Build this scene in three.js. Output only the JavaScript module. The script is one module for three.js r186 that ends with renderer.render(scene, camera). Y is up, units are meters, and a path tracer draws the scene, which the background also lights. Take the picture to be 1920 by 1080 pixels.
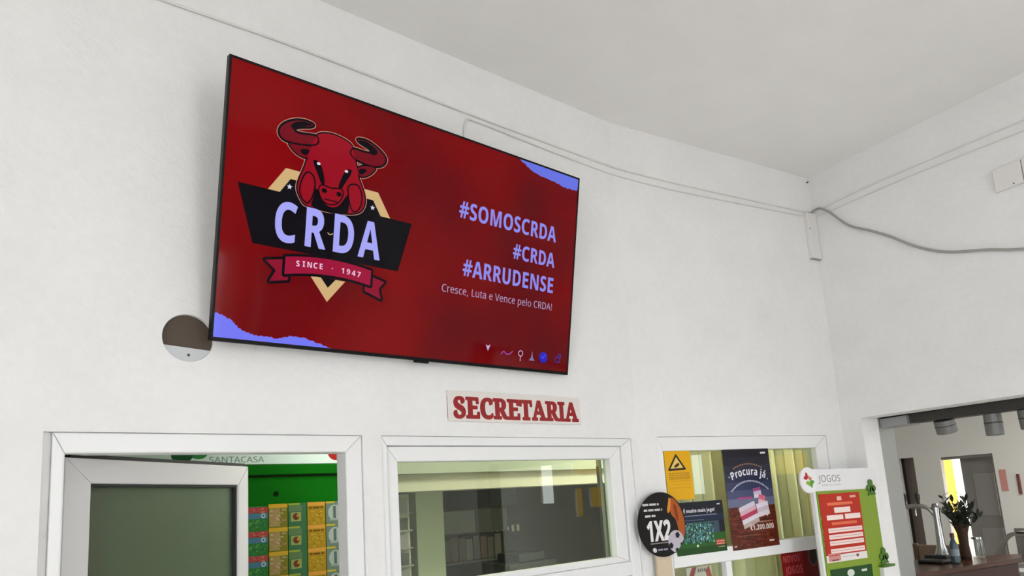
import * as THREE from 'three';
import { RoundedBoxGeometry } from 'three/addons/geometries/RoundedBoxGeometry.js';
import { RectAreaLightUniformsLib } from 'three/addons/lights/RectAreaLightUniformsLib.js';
import { mergeGeometries } from 'three/addons/utils/BufferGeometryUtils.js';

// ------------------------------------------------------------------ camera, sky, sun, exposure
const scene = new THREE.Scene();
RectAreaLightUniformsLib.init();
const renderer = new THREE.WebGLRenderer({ antialias: true });
renderer.toneMapping = THREE.LinearToneMapping;
const EXPOSURE = 1.0;
renderer.toneMappingExposure = EXPOSURE;
renderer.shadowMap.enabled = true;

// an off-axis crop of a phone picture: focal length 1316.8 px, principal point (960, 727.6) in the 1920 x 1080 frame
const FOCAL = 1316.83, PY = 727.57;
const camera = new THREE.PerspectiveCamera(2 * Math.atan(PY / FOCAL) * 180 / Math.PI, 1920 / (2 * PY), 0.05, 200);
camera.setViewOffset(1920, 2 * PY, 0, 0, 1920, 1080);
camera.position.set(-3.7895, 1.75, 2.5501);
camera.quaternion.setFromRotationMatrix(new THREE.Matrix4().makeBasis(
  new THREE.Vector3(0.85945106, -0.06275305, 0.50735187),
  new THREE.Vector3(-0.02856263, 0.98499271, 0.17021615),
  new THREE.Vector3(-0.51041948, -0.16078375, 0.84476064)));
camera.updateProjectionMatrix();

scene.background = new THREE.Color().setRGB(0.96, 1.0, 1.05);
scene.backgroundIntensity = 6.1;

const sun = new THREE.DirectionalLight(new THREE.Color().setRGB(1, 0.965, 0.91), 12.2);
sun.position.set(-9, 17, -6.5);
sun.target.position.set(0, 0, 0);
sun.castShadow = true;
sun.shadow.mapSize.set(2048, 2048);
Object.assign(sun.shadow.camera, { left: -20, right: 20, top: 20, bottom: -20, near: 1, far: 60 });
scene.add(sun, sun.target);

// ------------------------------------------------------------------ helpers
let seed = 12345;
const rnd = () => { seed = (seed * 1664525 + 1013904223) >>> 0; return seed / 4294967296; };
const rr = (a, b) => a + (b - a) * rnd();
const C = (r, g, b) => new THREE.Color().setRGB(r, g, b);
const S = (r, g, b) => new THREE.Color().setRGB(r / 255, g / 255, b / 255, THREE.SRGBColorSpace);
const std = (color, roughness = 0.6, extra = {}) => new THREE.MeshStandardMaterial({ color, roughness, ...extra });

const taken = new Map();
function numbered(name) {
  const k = taken.get(name) ?? 0; taken.set(name, k + 1);
  return k ? name + '_' + String(k).padStart(3, '0') : name;
}
function mesh(name, geo, mat, parent) {
  const m = new THREE.Mesh(Array.isArray(geo) ? mergeGeometries(geo.map((g) => (g.index ? g.toNonIndexed() : g))) : geo, mat);
  m.name = name; m.castShadow = m.receiveShadow = true;
  if (parent) parent.add(m);
  return m;
}
function thing(name, label, category, pos = [0, 0, 0], turn = 0, group) {
  const g = new THREE.Group();
  g.name = numbered(name); g.position.set(...pos); g.rotation.y = turn;
  g.userData = { label, category };
  if (group) g.userData.group = group;
  scene.add(g);
  return g;
}
function structure(name, label, category, pos, turn) {
  const g = thing(name, label, category, pos, turn);
  g.userData.kind = 'structure';
  return g;
}
function structMesh(name, label, category, geo, mat, pos = [0, 0, 0], turn = 0) {
  const m = mesh(numbered(name), geo, mat, scene);
  m.position.set(...pos); m.rotation.y = turn;
  m.userData = { label, category, kind: 'structure' };
  return m;
}
function tagMesh(name, label, category, geo, mat, pos = [0, 0, 0], turn = 0, group) {
  const m = mesh(numbered(name), geo, mat, scene);
  m.position.set(...pos); m.rotation.y = turn;
  m.userData = { label, category };
  if (group) m.userData.group = group;
  return m;
}
// box from min to max corner
const box = (x0, x1, y0, y1, z0, z1) => new THREE.BoxGeometry(x1 - x0, y1 - y0, z1 - z0).translate((x0 + x1) / 2, (y0 + y1) / 2, (z0 + z1) / 2);
const rbox = (x0, x1, y0, y1, z0, z1, r = 0.003, seg = 2) => new RoundedBoxGeometry(x1 - x0, y1 - y0, z1 - z0, seg, r).translate((x0 + x1) / 2, (y0 + y1) / 2, (z0 + z1) / 2);
const cyl = (r0, r1, h, seg = 24, x = 0, y = 0, z = 0) => new THREE.CylinderGeometry(r0, r1, h, seg).translate(x, y, z);
const lathe = (pts, seg = 32) => new THREE.LatheGeometry(pts.map(([a, b]) => new THREE.Vector2(a, b)), seg);
function tube(pts, r, seg = 60, rad = 8) {
  return new THREE.TubeGeometry(new THREE.CatmullRomCurve3(pts.map((p) => new THREE.Vector3(...p)), false, 'centripetal'), seg, r, rad);
}
function poly(pts) { const s = new THREE.Shape(); pts.forEach(([x, y], i) => (i ? s.lineTo(x, y) : s.moveTo(x, y))); s.closePath(); return s; }
const rect = (x0, x1, y0, y1) => poly([[x0, y0], [x1, y0], [x1, y1], [x0, y1]]);
function slab(shape, depth, holes = [], bevel = 0) {      // front face at z = 0, body behind it
  for (const h of holes) shape.holes.push(h);
  const g = new THREE.ExtrudeGeometry(shape, { depth: depth - 2 * bevel, bevelEnabled: bevel > 0, bevelThickness: bevel, bevelSize: bevel, bevelOffset: -bevel, bevelSegments: 2, curveSegments: 48 });
  return g.translate(0, 0, -depth + bevel);
}
// four mitred members of a frame, as one list of geometries; widths l r t b; front at z = 0
function mitred(x0, x1, y0, y1, l, r, t, b, depth, bevel = 0.003) {
  const o = [[x0, y0], [x1, y0], [x1, y1], [x0, y1]], i = [[x0 + l, y0 + b], [x1 - r, y0 + b], [x1 - r, y1 - t], [x0 + l, y1 - t]];
  const out = [];
  for (let k = 0; k < 4; k++) {
    if ([b, r, t, l][k] <= 0) continue;
    const n = (k + 1) % 4;
    out.push(slab(poly([o[k], o[n], i[n], i[k]]), depth, [], bevel));
  }
  return out;
}
// flat sheet facing +z with uv 0..1
const sheet = (w, h, t = 0.001) => {
  const g = new THREE.BoxGeometry(w, h, t);
  return g;
};
function canvas(w, h, draw) {
  const c = document.createElement('canvas'); c.width = w; c.height = h;
  const x = c.getContext('2d'); draw(x, w, h);
  const t = new THREE.CanvasTexture(c); t.colorSpace = THREE.SRGBColorSpace; t.anisotropy = 8;
  return t;
}
// text squeezed into a box given by its left, right, top of capitals and base line
function fit(x, str, x0, x1, top, base, font = 'bold 100px sans-serif') {
  x.save(); x.font = font; x.textAlign = 'left'; x.textBaseline = 'alphabetic';
  const m = x.measureText(str), w = m.actualBoundingBoxRight + m.actualBoundingBoxLeft, cap = x.measureText('H').actualBoundingBoxAscent;
  x.translate(x0, base); x.scale((x1 - x0) / w, (base - top) / cap); x.fillText(str, m.actualBoundingBoxLeft, 0);
  if (x.outline) { x.lineWidth = x.outline; x.strokeStyle = x.fillStyle; x.strokeText(str, m.actualBoundingBoxLeft, 0); }
  x.restore();
}
// small print that cannot be read: a row of word-sized strokes
function strokes(x, x0, x1, y, h, color) {
  x.fillStyle = color; let p = x0;
  while (p < x1 - 2) { const w = Math.min(rr(1.4, 4.5) * h, x1 - p); x.fillRect(p, y, w, h); p += w + 0.6 * h; }
}
// value noise, periodic
function noiseField(n, cells) {
  const g = Float32Array.from({ length: cells * cells }, rnd), out = new Float32Array(n * n);
  const sm = (t) => t * t * (3 - 2 * t);
  for (let j = 0; j < n; j++) for (let i = 0; i < n; i++) {
    const u = i / n * cells, v = j / n * cells, a = Math.floor(u), b = Math.floor(v), fu = sm(u - a), fv = sm(v - b);
    const q = (p, r) => g[(r % cells) * cells + (p % cells)];
    out[j * n + i] = (q(a, b) * (1 - fu) + q(a + 1, b) * fu) * (1 - fv) + (q(a, b + 1) * (1 - fu) + q(a + 1, b + 1) * fu) * fv;
  }
  return out;
}
function dataTex(n, f, srgb) {
  const d = new Uint8Array(n * n * 4);
  for (let k = 0; k < n * n; k++) { const c = f(k); for (let a = 0; a < 3; a++) d[4 * k + a] = Math.max(0, Math.min(255, c[a])); d[4 * k + 3] = 255; }
  const t = new THREE.DataTexture(d, n, n); t.wrapS = t.wrapT = THREE.RepeatWrapping; t.magFilter = THREE.LinearFilter; t.minFilter = THREE.LinearMipmapLinearFilter; t.generateMipmaps = true;
  if (srgb) t.colorSpace = THREE.SRGBColorSpace;
  t.needsUpdate = true;
  return t;
}

// ------------------------------------------------------------------ materials
const n1 = noiseField(512, 128), n2 = noiseField(512, 48), n3 = noiseField(512, 7);
const plasterBump = dataTex(512, (k) => { const v = 255 * (0.55 * n1[k] + 0.35 * n2[k] + 0.1 * n3[k]); return [v, v, v]; });
const plasterTone = dataTex(512, (k) => { const v = 250 + 5 * (n3[k] - 0.5) + 3 * (n2[k] - 0.5); return [v, v, v]; }, true);
const M = {
  wall: std(C(0.85, 0.845, 0.835), 0.85, { map: plasterTone, bumpMap: plasterBump, bumpScale: 0.0011 }),
  ceiling: std(C(0.90, 0.885, 0.865), 0.9, { map: plasterTone, bumpMap: plasterBump, bumpScale: 0.0006 }),
  floor: std(C(0.70, 0.68, 0.65), 0.45),
  frame: std(C(0.82, 0.82, 0.82), 0.35),
  leaf: std(C(0.62, 0.61, 0.61), 0.4),
  gasket: std(C(0.012, 0.012, 0.013), 0.6),
  black: std(C(0.012, 0.012, 0.013), 0.4),
  dark: std(C(0.035, 0.033, 0.030), 0.5),
  tvBody: new THREE.MeshPhysicalMaterial({ color: C(0.004, 0.004, 0.004), roughness: 0.4, specularIntensity: 0.3 }),
  glass: new THREE.MeshPhysicalMaterial({ color: C(0.84, 0.89, 0.78), roughness: 0.0, transmission: 1, thickness: 0, ior: 1.42 }),
  frosted: new THREE.MeshPhysicalMaterial({ color: C(0.74, 0.82, 0.62), roughness: 0.55, transmission: 1, thickness: 0, ior: 1.5 }),
  clear: new THREE.MeshPhysicalMaterial({ color: C(0.95, 0.97, 0.96), roughness: 0.02, transmission: 1, thickness: 0, ior: 1.5 }),
  cable: std(C(0.74, 0.72, 0.70), 0.5),
  greyCable: std(C(0.36, 0.34, 0.32), 0.5),
  plastic: std(C(0.76, 0.74, 0.72), 0.45),
  metal: std(C(0.33, 0.34, 0.33), 0.4, { metalness: 0.3 }),
  steel: std(C(0.42, 0.42, 0.41), 0.3, { metalness: 0.7 }),
  chrome: std(C(0.42, 0.42, 0.42), 0.22, { metalness: 1 }),
  cafeWall: std(C(0.78, 0.77, 0.74), 0.9),
  greyDoor: std(C(0.20, 0.19, 0.185), 0.5),
  brownDoor: std(C(0.24, 0.20, 0.17), 0.5),
  yellowWall: std(C(0.27, 0.165, 0.018), 0.9),
  white: std(C(0.80, 0.80, 0.80), 0.5),
};

// ------------------------------------------------------------------ frames of the walls
const BETA = 0.1472854, LB = 1.56856, H = 3.632;
const dA = [Math.cos(BETA), -Math.sin(BETA)], nA = [Math.sin(BETA), Math.cos(BETA)];
const A = (s, y, n = 0) => [-LB + dA[0] * s + nA[0] * n, y, dA[1] * s + nA[1] * n];   // on the long left wall
const TB = 0, TC = -Math.PI / 2;
const T = 0.16;

// ------------------------------------------------------------------ shell of the hall
{
  const round = new THREE.Path(); round.absarc(-2.005, 2.3, 0.073, 0, Math.PI * 2, true);
  structMesh('wall_left', 'long white textured wall that carries the television, door and first window', 'wall',
    slab(rect(-5.3, 0, 0, H), T, [rect(-2.36, -1.437, 0.02, 2.012), rect(-1.365, -0.05, 0.95, 2.012), round]), M.wall, A(0, 0), BETA);
  structMesh('wall_back', 'short white wall with the poster window, right of the slight bend', 'wall',
    slab(rect(-LB, 0, 0, H), T, [rect(-1.452, -0.155, 0.9, 2.02)]), M.wall);
  structMesh('wall_right', 'white wall above the wide cafe opening on the right', 'wall',
    slab(rect(-T, 5.2, 0, H), 0.157, [rect(0.128, 2.6, 0.02, 2.105)]), M.wall, [0, 0, 0], TC);
  structMesh('wall_rear', 'white wall behind the camera with the glazed entrance', 'wall',
    slab(rect(-0.2, 6.9, 0, H), 0.25, [poly([[1.0, 0.02], [2.5, 0.02], [2.5, 3.4], [1.45, 3.4], [1.45, 2.5], [1.0, 2.5]]), rect(0.67, 0.76, 0.3, 2.5)]), M.wall, [0, 0, 5], Math.PI);
  structMesh('wall_side', 'white side wall at the left end of the hall', 'wall', slab(rect(-5.2, -0.3, 0, H), 0.2, [rect(-4.8, -3.2, 0.02, 3.4)]), M.wall, [-6.6, 0, 0], Math.PI / 2);
  structMesh('ceiling', 'plain white flat ceiling over the hall', 'ceiling', box(-6.9, 0.2, H, H + 0.2, -0.3, 5.3), M.ceiling);
  structMesh('floor', 'light tiled floor of the hall, office and cafe', 'floor', box(-6.9, 4.5, -0.12, 0, -3.3, 6.8), M.floor);
  structMesh('ground', 'pale paving outside the building', 'ground', box(-40, 40, -0.3, -0.13, -40, 40), std(C(0.48, 0.465, 0.44), 0.9));
}
// entrance frame in the rear wall, seen only in reflections
{
  const g = structure('door_3', 'white framed glazed entrance in the rear wall', 'door', [0, 0, 5.1], Math.PI);
  const bars = [];
  for (const u of [1.03, 1.48, 2.47]) bars.push(box(u - 0.03, u + 0.03, 0.02, u < 1.4 ? 2.5 : 3.4, -0.06, 0));
  bars.push(box(1.0, 2.5, 2.44, 2.5, -0.06, 0));
  mesh('frame', bars, M.frame, g);
}

// ------------------------------------------------------------------ office behind the windows
{
  const W = std(C(0.50, 0.50, 0.42), 0.9), panel = std(C(0.03, 0.028, 0.02), 0.8);  // panel: dark colour standing in for the shade deep in the office
  structMesh('wall_office_back', 'back wall inside the office, its shade put into a dark colour', 'wall', box(-5.8, 0.62, 0, 2.5, -3.15, -3.0), panel);
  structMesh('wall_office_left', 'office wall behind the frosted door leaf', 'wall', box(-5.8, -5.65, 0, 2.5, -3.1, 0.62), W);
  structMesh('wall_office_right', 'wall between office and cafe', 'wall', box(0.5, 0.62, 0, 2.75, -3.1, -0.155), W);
  const s = poly([[-5.8, -3.15], [0.62, -3.15], [0.62, -0.1], [A(0, 0, -0.1)[0], A(0, 0, -0.1)[2]], [A(-4.25, 0, -0.1)[0], A(-4.25, 0, -0.1)[2]]].map(([x, z]) => [x, -z]));
  const g = new THREE.ExtrudeGeometry(s, { depth: 0.1, bevelEnabled: false }).rotateX(-Math.PI / 2).translate(0, 2.45, 0);
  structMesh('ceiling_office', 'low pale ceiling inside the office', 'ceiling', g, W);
  const l = thing('added_light', 'added unseen light panel in the office ceiling, brightening the office', 'added light', A(-0.75, 2.45, -0.5), BETA);
  mesh('housing', rbox(-0.62, 0.62, -0.02, 0, -0.16, 0.16, 0.003), M.frame, l);
  mesh('diffuser', box(-0.6, 0.6, -0.024, -0.021, -0.14, 0.14), new THREE.MeshStandardMaterial({ color: C(0.8, 0.8, 0.8), emissive: C(1, 1, 0.95), emissiveIntensity: 1.2 }), l);
  const la = new THREE.RectAreaLight(C(1, 0.99, 0.93), 11, 1.2, 0.28); la.position.set(0, -0.03, 0); la.rotation.x = -Math.PI / 2; l.add(la);  // unseen lamp, added to lift the dim office
  const l2 = l.clone(); l2.name = numbered('added_light'); l2.position.set(-0.6, 2.45, -0.5); l2.rotation.y = 0;
  l2.userData = { label: 'added unseen light panel brightening the slat blind in the office', category: 'added light' }; scene.add(l2); l2.children.at(-1).intensity = 38;  // second added lamp, lights the blind from behind
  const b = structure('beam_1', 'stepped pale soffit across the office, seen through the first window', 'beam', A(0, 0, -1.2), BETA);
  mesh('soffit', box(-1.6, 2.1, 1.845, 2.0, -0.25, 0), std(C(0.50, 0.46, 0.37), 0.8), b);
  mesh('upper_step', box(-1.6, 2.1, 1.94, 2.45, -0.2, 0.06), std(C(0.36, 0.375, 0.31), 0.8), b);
}

// ------------------------------------------------------------------ cafe beyond the opening
{
  const far = slab(rect(-2.9, 6.7, 0, 2.85), 0.06, [rect(-2.18, -2.0, 0.02, 1.97), rect(-1.71, -1.18, 0.02, 1.943), rect(3.2, 3.9, 1.3, 2.16), rect(4.05, 4.77, 2.1, 2.33), rect(4.2, 4.47, 1.61, 1.9), rect(4.6, 4.74, 1.48, 1.9), rect(5.15, 5.42, 1.7, 2.3)]);
  structMesh('wall_cafe_far', 'far pale wall of the cafe with a narrow recess and a grey doorway', 'wall', far, M.cafeWall, [4.2, 0, 0], TC);
  structMesh('wall_cafe_back', 'back wall of the cafe', 'wall', box(0.5, 4.4, 0, 2.85, -2.9, -2.7), M.cafeWall);
  structMesh('wall_cafe_front', 'street wall of the cafe with a wide shop window', 'wall', slab(rect(-4.4, 0, 0, 2.85), 0.2, [rect(-4.0, -2.3, 0.1, 2.6)]), M.cafeWall, [0, 0, 6.5], Math.PI);
  structMesh('wall_cafe_side', 'cafe wall beside the entrance', 'wall', box(-0.05, 0.157, 0, 2.85, 5.1, 6.7), M.cafeWall);
  structMesh('ceiling_cafe', 'pale cafe ceiling', 'ceiling', box(0.1, 4.4, 2.75, 2.95, -2.9, 6.7), M.cafeWall);
  structMesh('wall_yard', 'sunlit yellow wall across the yard', 'wall', box(8.2, 8.5, -0.13, 4.5, -14, 7.9), M.yellowWall);
  const l = thing('added_light', 'added unseen light panel in the cafe ceiling, brightening the cafe', 'added light', [2.7, 2.75, 0.6]);
  mesh('housing', rbox(-0.32, 0.32, -0.02, 0, -0.62, 0.62, 0.003), M.frame, l);
  mesh('diffuser', box(-0.3, 0.3, -0.024, -0.021, -0.6, 0.6), new THREE.MeshStandardMaterial({ color: C(0.8, 0.8, 0.8), emissive: C(1, 1, 0.95), emissiveIntensity: 1.2 }), l);
  const la = new THREE.RectAreaLight(C(1, 0.98, 0.92), 20, 0.6, 1.2); la.position.set(0, -0.03, 0); la.rotation.x = -Math.PI / 2; l.add(la);  // lamp out of view, added to brighten the cafe
  structMesh('pillar_yard', 'sunlit white pillar against the yellow yard wall', 'pillar', rbox(8.0, 8.2, -0.13, 4.4, -3.56, -3.1, 0.01), std(C(0.3, 0.3, 0.28), 0.8));
  // narrow brown recess
  const r = structure('door_4', 'narrow brown recessed door in the far cafe wall', 'door', [4.2, 0, 0], TC);
  mesh('door_panel', box(-2.26, -1.95, 0, 2.05, -0.16, -0.12), M.brownDoor, r);
  mesh('reveal', box(-2.22, -2.181, 0, 2.0, -0.12, -0.061), M.dark, r);
  mesh('reveal', box(-1.999, -1.96, 0, 2.0, -0.12, -0.061), M.brownDoor, r);
  mesh('lintel', box(-2.22, -1.96, 1.971, 2.01, -0.12, -0.061), M.dark, r);
  // grey door standing ajar over the yard
  const d = structure('door_5', 'grey door standing ajar, a strip of yellow daylight at its left edge', 'door', [4.2, 0, 0], TC);
  mesh('door_panel', [box(-1.555, -1.18, 0.02, 1.94, -0.14, -0.1)], M.greyDoor, d);
  mesh('raised_panel', rbox(-1.45, -1.24, 1.3, 1.75, -0.105, -0.09, 0.005), std(C(0.24, 0.225, 0.22), 0.5), d);
  mesh('raised_panel', rbox(-1.45, -1.24, 0.3, 1.18, -0.105, -0.09, 0.005), std(C(0.24, 0.225, 0.22), 0.5), d);
  mesh('lintel', box(-1.71, -1.18, 1.915, 1.943, -0.18, -0.02), M.greyDoor, d);
}

// sliding door frame in the opening of the right wall
{
  const g = structure('door_2', 'wide cafe opening with grey metal jamb and dark overhead track', 'door', [0, 0, 0], TC);
  mesh('jamb', rbox(0.06, 0.128, 0, 2.105, -0.31, -0.161, 0.003), M.metal, g);
  mesh('jamb', rbox(2.6, 2.67, 0, 2.105, -0.31, -0.161, 0.003), M.metal, g);
  mesh('head', box(0.06, 2.67, 2.105, 2.3, -0.31, -0.158), M.dark, g);
  mesh('track', box(0.128, 2.6, 2.052, 2.105, -0.29, -0.2), M.dark, g);
  mesh('track_end_cover', rbox(0.129, 0.29, 2.045, 2.1, -0.30, -0.17, 0.004), M.metal, g);
}
// cylindrical spotlights under the track
const spotMetal = std(C(0.16, 0.16, 0.155), 0.45, { metalness: 0.3 });
const spotLabels = ['grey cylinder spotlight under the track, nearest the left jamb, tilted away', 'grey cylinder spotlight hanging straight down, second from the left jamb', 'grey cylinder spotlight at the right edge of the picture, third from the jamb'];
[[0.455, 0.052, 0.075, 0.25], [0.70, 0.041, 0.115, 0], [0.868, 0.048, 0.10, 0.1]].forEach(([z, r, h, tilt], i) => {
  const g = thing('track_spotlight', spotLabels[i], 'spotlight', [0.24, 2.052, z], 0, 'spotlights under the cafe track');
  const body = lathe([[0, 0], [r * 0.95, 0], [r, -0.005], [r, -h + 0.004], [r * 0.93, -h], [r * 0.8, -h], [r * 0.78, -h + 0.02], [0, -h + 0.02]], 28).rotateZ(tilt);
  mesh('housing', body, spotMetal, g);
  mesh('seam_ring', lathe([[r, -h * 0.4], [r + 0.0015, -h * 0.41], [r + 0.0015, -h * 0.46], [r, -h * 0.47]], 28).rotateZ(tilt), M.dark, g);
});

// ------------------------------------------------------------------ door in the left wall
{
  const g = structure('door_1', 'white door frame with its frosted glass leaf swung into the office', 'door', A(0, 0, -0.008), BETA);
  mesh('frame', mitred(-2.338, -1.4375, 0.0, 2.0115, 0.03, 0.06, 0.057, 0, 0.075, 0.005), M.frame, g);
  mesh('plaster_chamfer', new THREE.ExtrudeGeometry(poly([[-2.3605, 0.0075], [-2.336, -0.018], [-2.3605, -0.018]].map(([a, n]) => [a, -n])), { depth: 2.011, bevelEnabled: false }).rotateX(-Math.PI / 2), M.wall, g);
  const th = 0.62, w = 0.79, top = 1.947;
  const leaf = new THREE.Group(); leaf.name = 'door_leaf'; g.add(leaf);
  leaf.position.set(-2.302, 0, -0.03); leaf.rotation.y = th;
  mesh('leaf_frame', mitred(0, w, 0.02, top, 0.085, 0.058, 0.07, 0.12, 0.045, 0.004), M.leaf, leaf);
  mesh('gasket', mitred(0.083, w - 0.054, 0.138, top - 0.066, 0.006, 0.012, 0.012, 0.006, 0.03, 0.001).map((q) => q.translate(0, 0, -0.008)), M.gasket, leaf);
  mesh('glass_pane', box(0.08, w - 0.05, 0.13, top - 0.06, -0.026, -0.020), M.frosted, leaf);
  mesh('top_seal', box(0.02, w - 0.012, top, top + 0.011, -0.04, -0.006), M.gasket, leaf);
}

// ------------------------------------------------------------------ first window (left wall)
{
  const g = structure('window_1', 'white framed office window with a wide single pane, below the SECRETARIA sign', 'window', A(0, 0, -0.006), BETA);
  mesh('frame', mitred(-1.3645, -0.0505, 0.9505, 2.0115, 0.025, 0.064, 0.034, 0.05, 0.1, 0.004), M.frame, g);
  mesh('transom', slab(rect(-1.34, -0.115, 1.395, 1.455), 0.09, [], 0.004), M.frame, g);
  mesh('sash', mitred(-1.338, -0.116, 1.455, 1.976, 0.046, 0.07, 0.056, 0.026, 0.05, 0.004).map((q) => q.translate(0, 0, -0.012)), M.frame, g);
  mesh('glass_pane', box(-1.30, -0.18, 1.47, 1.93, -0.05, -0.045), M.glass, g);
  mesh('sliding_sash_edge', [box(-0.205, -0.186, 1.481, 1.92, -0.085, -0.07)], M.steel, g);
  mesh('gasket', [box(-0.212, -0.205, 1.481, 1.89, -0.08, -0.07)], M.gasket, g);
  mesh('lower_pane', box(-1.34, -0.115, 1.0, 1.395, -0.05, -0.045), M.glass, g);
}
// ------------------------------------------------------------------ second window (back wall)
{
  const g = structure('window_2', 'white framed window covered with lottery posters, beside the corner', 'window', [0, 0, -0.006], 0);
  mesh('frame', mitred(-1.4515, -0.1555, 0.9005, 2.0195, 0.037, 0.1, 0.07, 0.05, 0.09, 0.004), M.frame, g);
  mesh('transom', slab(rect(-1.413, -0.257, 1.395, 1.466), 0.08, [], 0.004), M.frame, g);
  mesh('glass_pane', box(-1.42, -0.25, 1.46, 1.955, -0.034, -0.03), M.glass, g);
  mesh('lower_pane', box(-1.42, -0.25, 0.95, 1.40, -0.034, -0.03), M.glass, g);
  mesh('mullion', slab(rect(-1.07, -1.03, 0.95, 1.395), 0.06, [], 0.003), M.frame, g);
}

// ------------------------------------------------------------------ television
function smooth(x, p, close = true) {
  x.beginPath();
  const n = p.length, mid = (a, b) => [(a[0] + b[0]) / 2, (a[1] + b[1]) / 2];
  const s = mid(p[n - 1], p[0]); x.moveTo(s[0], s[1]);
  for (let i = 0; i < n; i++) { const m = mid(p[i], p[(i + 1) % n]); x.quadraticCurveTo(p[i][0], p[i][1], m[0], m[1]); }
  if (close) x.closePath();
}
function line(x, p) { x.beginPath(); p.forEach(([a, b], i) => (i ? x.lineTo(a, b) : x.moveTo(a, b))); x.closePath(); }
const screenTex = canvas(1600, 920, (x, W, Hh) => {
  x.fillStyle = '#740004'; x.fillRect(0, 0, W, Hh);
  for (let k = 0; k < 260; k++) {                               // soft blotches over the red, dark ones more frequent towards the right
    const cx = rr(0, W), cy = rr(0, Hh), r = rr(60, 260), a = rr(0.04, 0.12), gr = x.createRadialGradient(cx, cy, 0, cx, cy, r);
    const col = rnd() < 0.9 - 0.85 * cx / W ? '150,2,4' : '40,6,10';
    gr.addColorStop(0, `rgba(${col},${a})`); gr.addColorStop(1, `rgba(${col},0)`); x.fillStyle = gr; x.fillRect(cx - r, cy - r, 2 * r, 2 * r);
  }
  x.lineJoin = 'round';
  // torn lavender corners
  const torn = (p, c) => { x.fillStyle = c; line(x, p); x.fill(); };
  const rough = (p) => { const o = []; for (let i = 0; i < p.length - 1; i++) for (let k = 0; k < 8; k++) { const t = k / 8; o.push([p[i][0] + (p[i + 1][0] - p[i][0]) * t + rr(-2, 2), p[i][1] + (p[i + 1][1] - p[i][1]) * t + rr(-3, 3)]); } return o; };
  torn([[0, 920], ...rough([[0, 826], [26, 832], [66, 850], [94, 876], [144, 889], [216, 891], [259, 880], [304, 878], [384, 899], [425, 910]]), [440, 920]], '#7478f2');
  torn([[1600, 0], [1220, 0], ...rough([[1232, 10], [1316, 46], [1427, 55], [1515, 66], [1600, 62]])], '#6672e0');
  // tan diamond behind
  const black = '#08060c', tan = '#cfae7a', red = '#940a1e', deep = '#700a1a', lav = '#a6a6f6';
  x.fillStyle = tan;
  line(x, [[150, 400], [207, 314], [560, 314], [618, 400]]); x.fill();
  x.fillStyle = black; line(x, [[190, 402], [226, 347], [541, 347], [578, 402]]); x.fill();
  x.fillStyle = tan; line(x, [[318, 662], [386, 745], [452, 662]]); x.fill();
  x.fillStyle = black; line(x, [[356, 660], [386, 694], [415, 660]]); x.fill();
  // stars
  const star = (cx, cy, r, c) => { x.fillStyle = c; x.beginPath(); for (let k = 0; k < 10; k++) { const a = -Math.PI / 2 + k * Math.PI / 5, q = k % 2 ? r * 0.42 : r; x.lineTo(cx + q * Math.cos(a), cy + q * Math.sin(a)); } x.closePath(); x.fill(); };
  star(224, 374, 11, '#d8d8f0'); star(541, 375, 11, '#d8d8f0');
  // banner
  x.fillStyle = black; line(x, [[52, 399], [712, 399], [664, 590], [112, 587]]); x.fill();
  // bull head: ears, horns, head
  const earL = [[205, 224], [269, 222], [298, 216], [283, 262], [254, 261], [228, 249]], earR = [[460, 240], [552, 218], [524, 258], [480, 280]];
  const hornL = [[300, 138], [257, 134], [214, 148], [180, 175], [172, 203], [188, 222], [218, 225], [263, 220], [318, 206], [314, 172], [266, 182], [232, 184], [226, 175], [248, 163], [289, 152]];
  const hornR = [[458, 140], [502, 134], [550, 152], [582, 174], [586, 194], [566, 218], [512, 228], [438, 213], [440, 178], [490, 181], [522, 178], [514, 164], [466, 153]];
  const head = [[306, 168], [352, 153], [394, 154], [440, 166], [450, 187], [459, 219], [470, 251], [475, 278], [490, 303], [505, 335], [511, 370], [487, 412], [380, 425], [285, 425], [270, 412], [249, 377], [254, 343], [270, 301], [279, 265], [288, 224]];
  const all = [earL, earR, hornL, hornR, head];
  x.strokeStyle = '#c99a86'; x.lineWidth = 15; for (const p of all) { smooth(x, p); x.stroke(); }
  x.strokeStyle = black; x.lineWidth = 10; for (const p of all) { smooth(x, p); x.stroke(); }
  for (const [p, c] of [[earL, deep], [earR, deep], [hornL, deep], [hornR, deep], [head, red]]) { x.fillStyle = c; smooth(x, p); x.fill(); }
  x.lineWidth = 5; for (const p of [hornL, hornR]) { smooth(x, p); x.stroke(); }
  // dark inner side of the horns and ears
  x.fillStyle = black;
  smooth(x, [[296, 141], [258, 139], [224, 152], [212, 172], [232, 180], [236, 166], [262, 156]]); x.fill();
  smooth(x, [[464, 143], [502, 140], [544, 158], [548, 176], [520, 186], [516, 164], [480, 156]]); x.fill();
  smooth(x, [[252, 236], [290, 228], [276, 254], [256, 250]]); x.fill(); smooth(x, [[474, 246], [512, 240], [496, 262], [478, 268]]); x.fill();
  // face
  x.fillStyle = black;
  smooth(x, [[300, 256], [332, 266], [352, 334], [340, 344], [322, 306], [306, 280]]); x.fill();
  smooth(x, [[450, 254], [422, 266], [398, 334], [410, 344], [428, 306], [446, 278]]); x.fill();
  smooth(x, [[316, 350], [336, 372], [350, 402], [380, 412], [408, 400], [424, 372], [442, 345], [448, 395], [440, 430], [300, 430], [310, 395]]); x.fill();
  x.strokeStyle = black; x.lineWidth = 5;
  smooth(x, [[275, 306], [304, 309], [316, 340], [310, 384], [294, 418], [274, 410], [255, 376]]); x.stroke();
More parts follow.
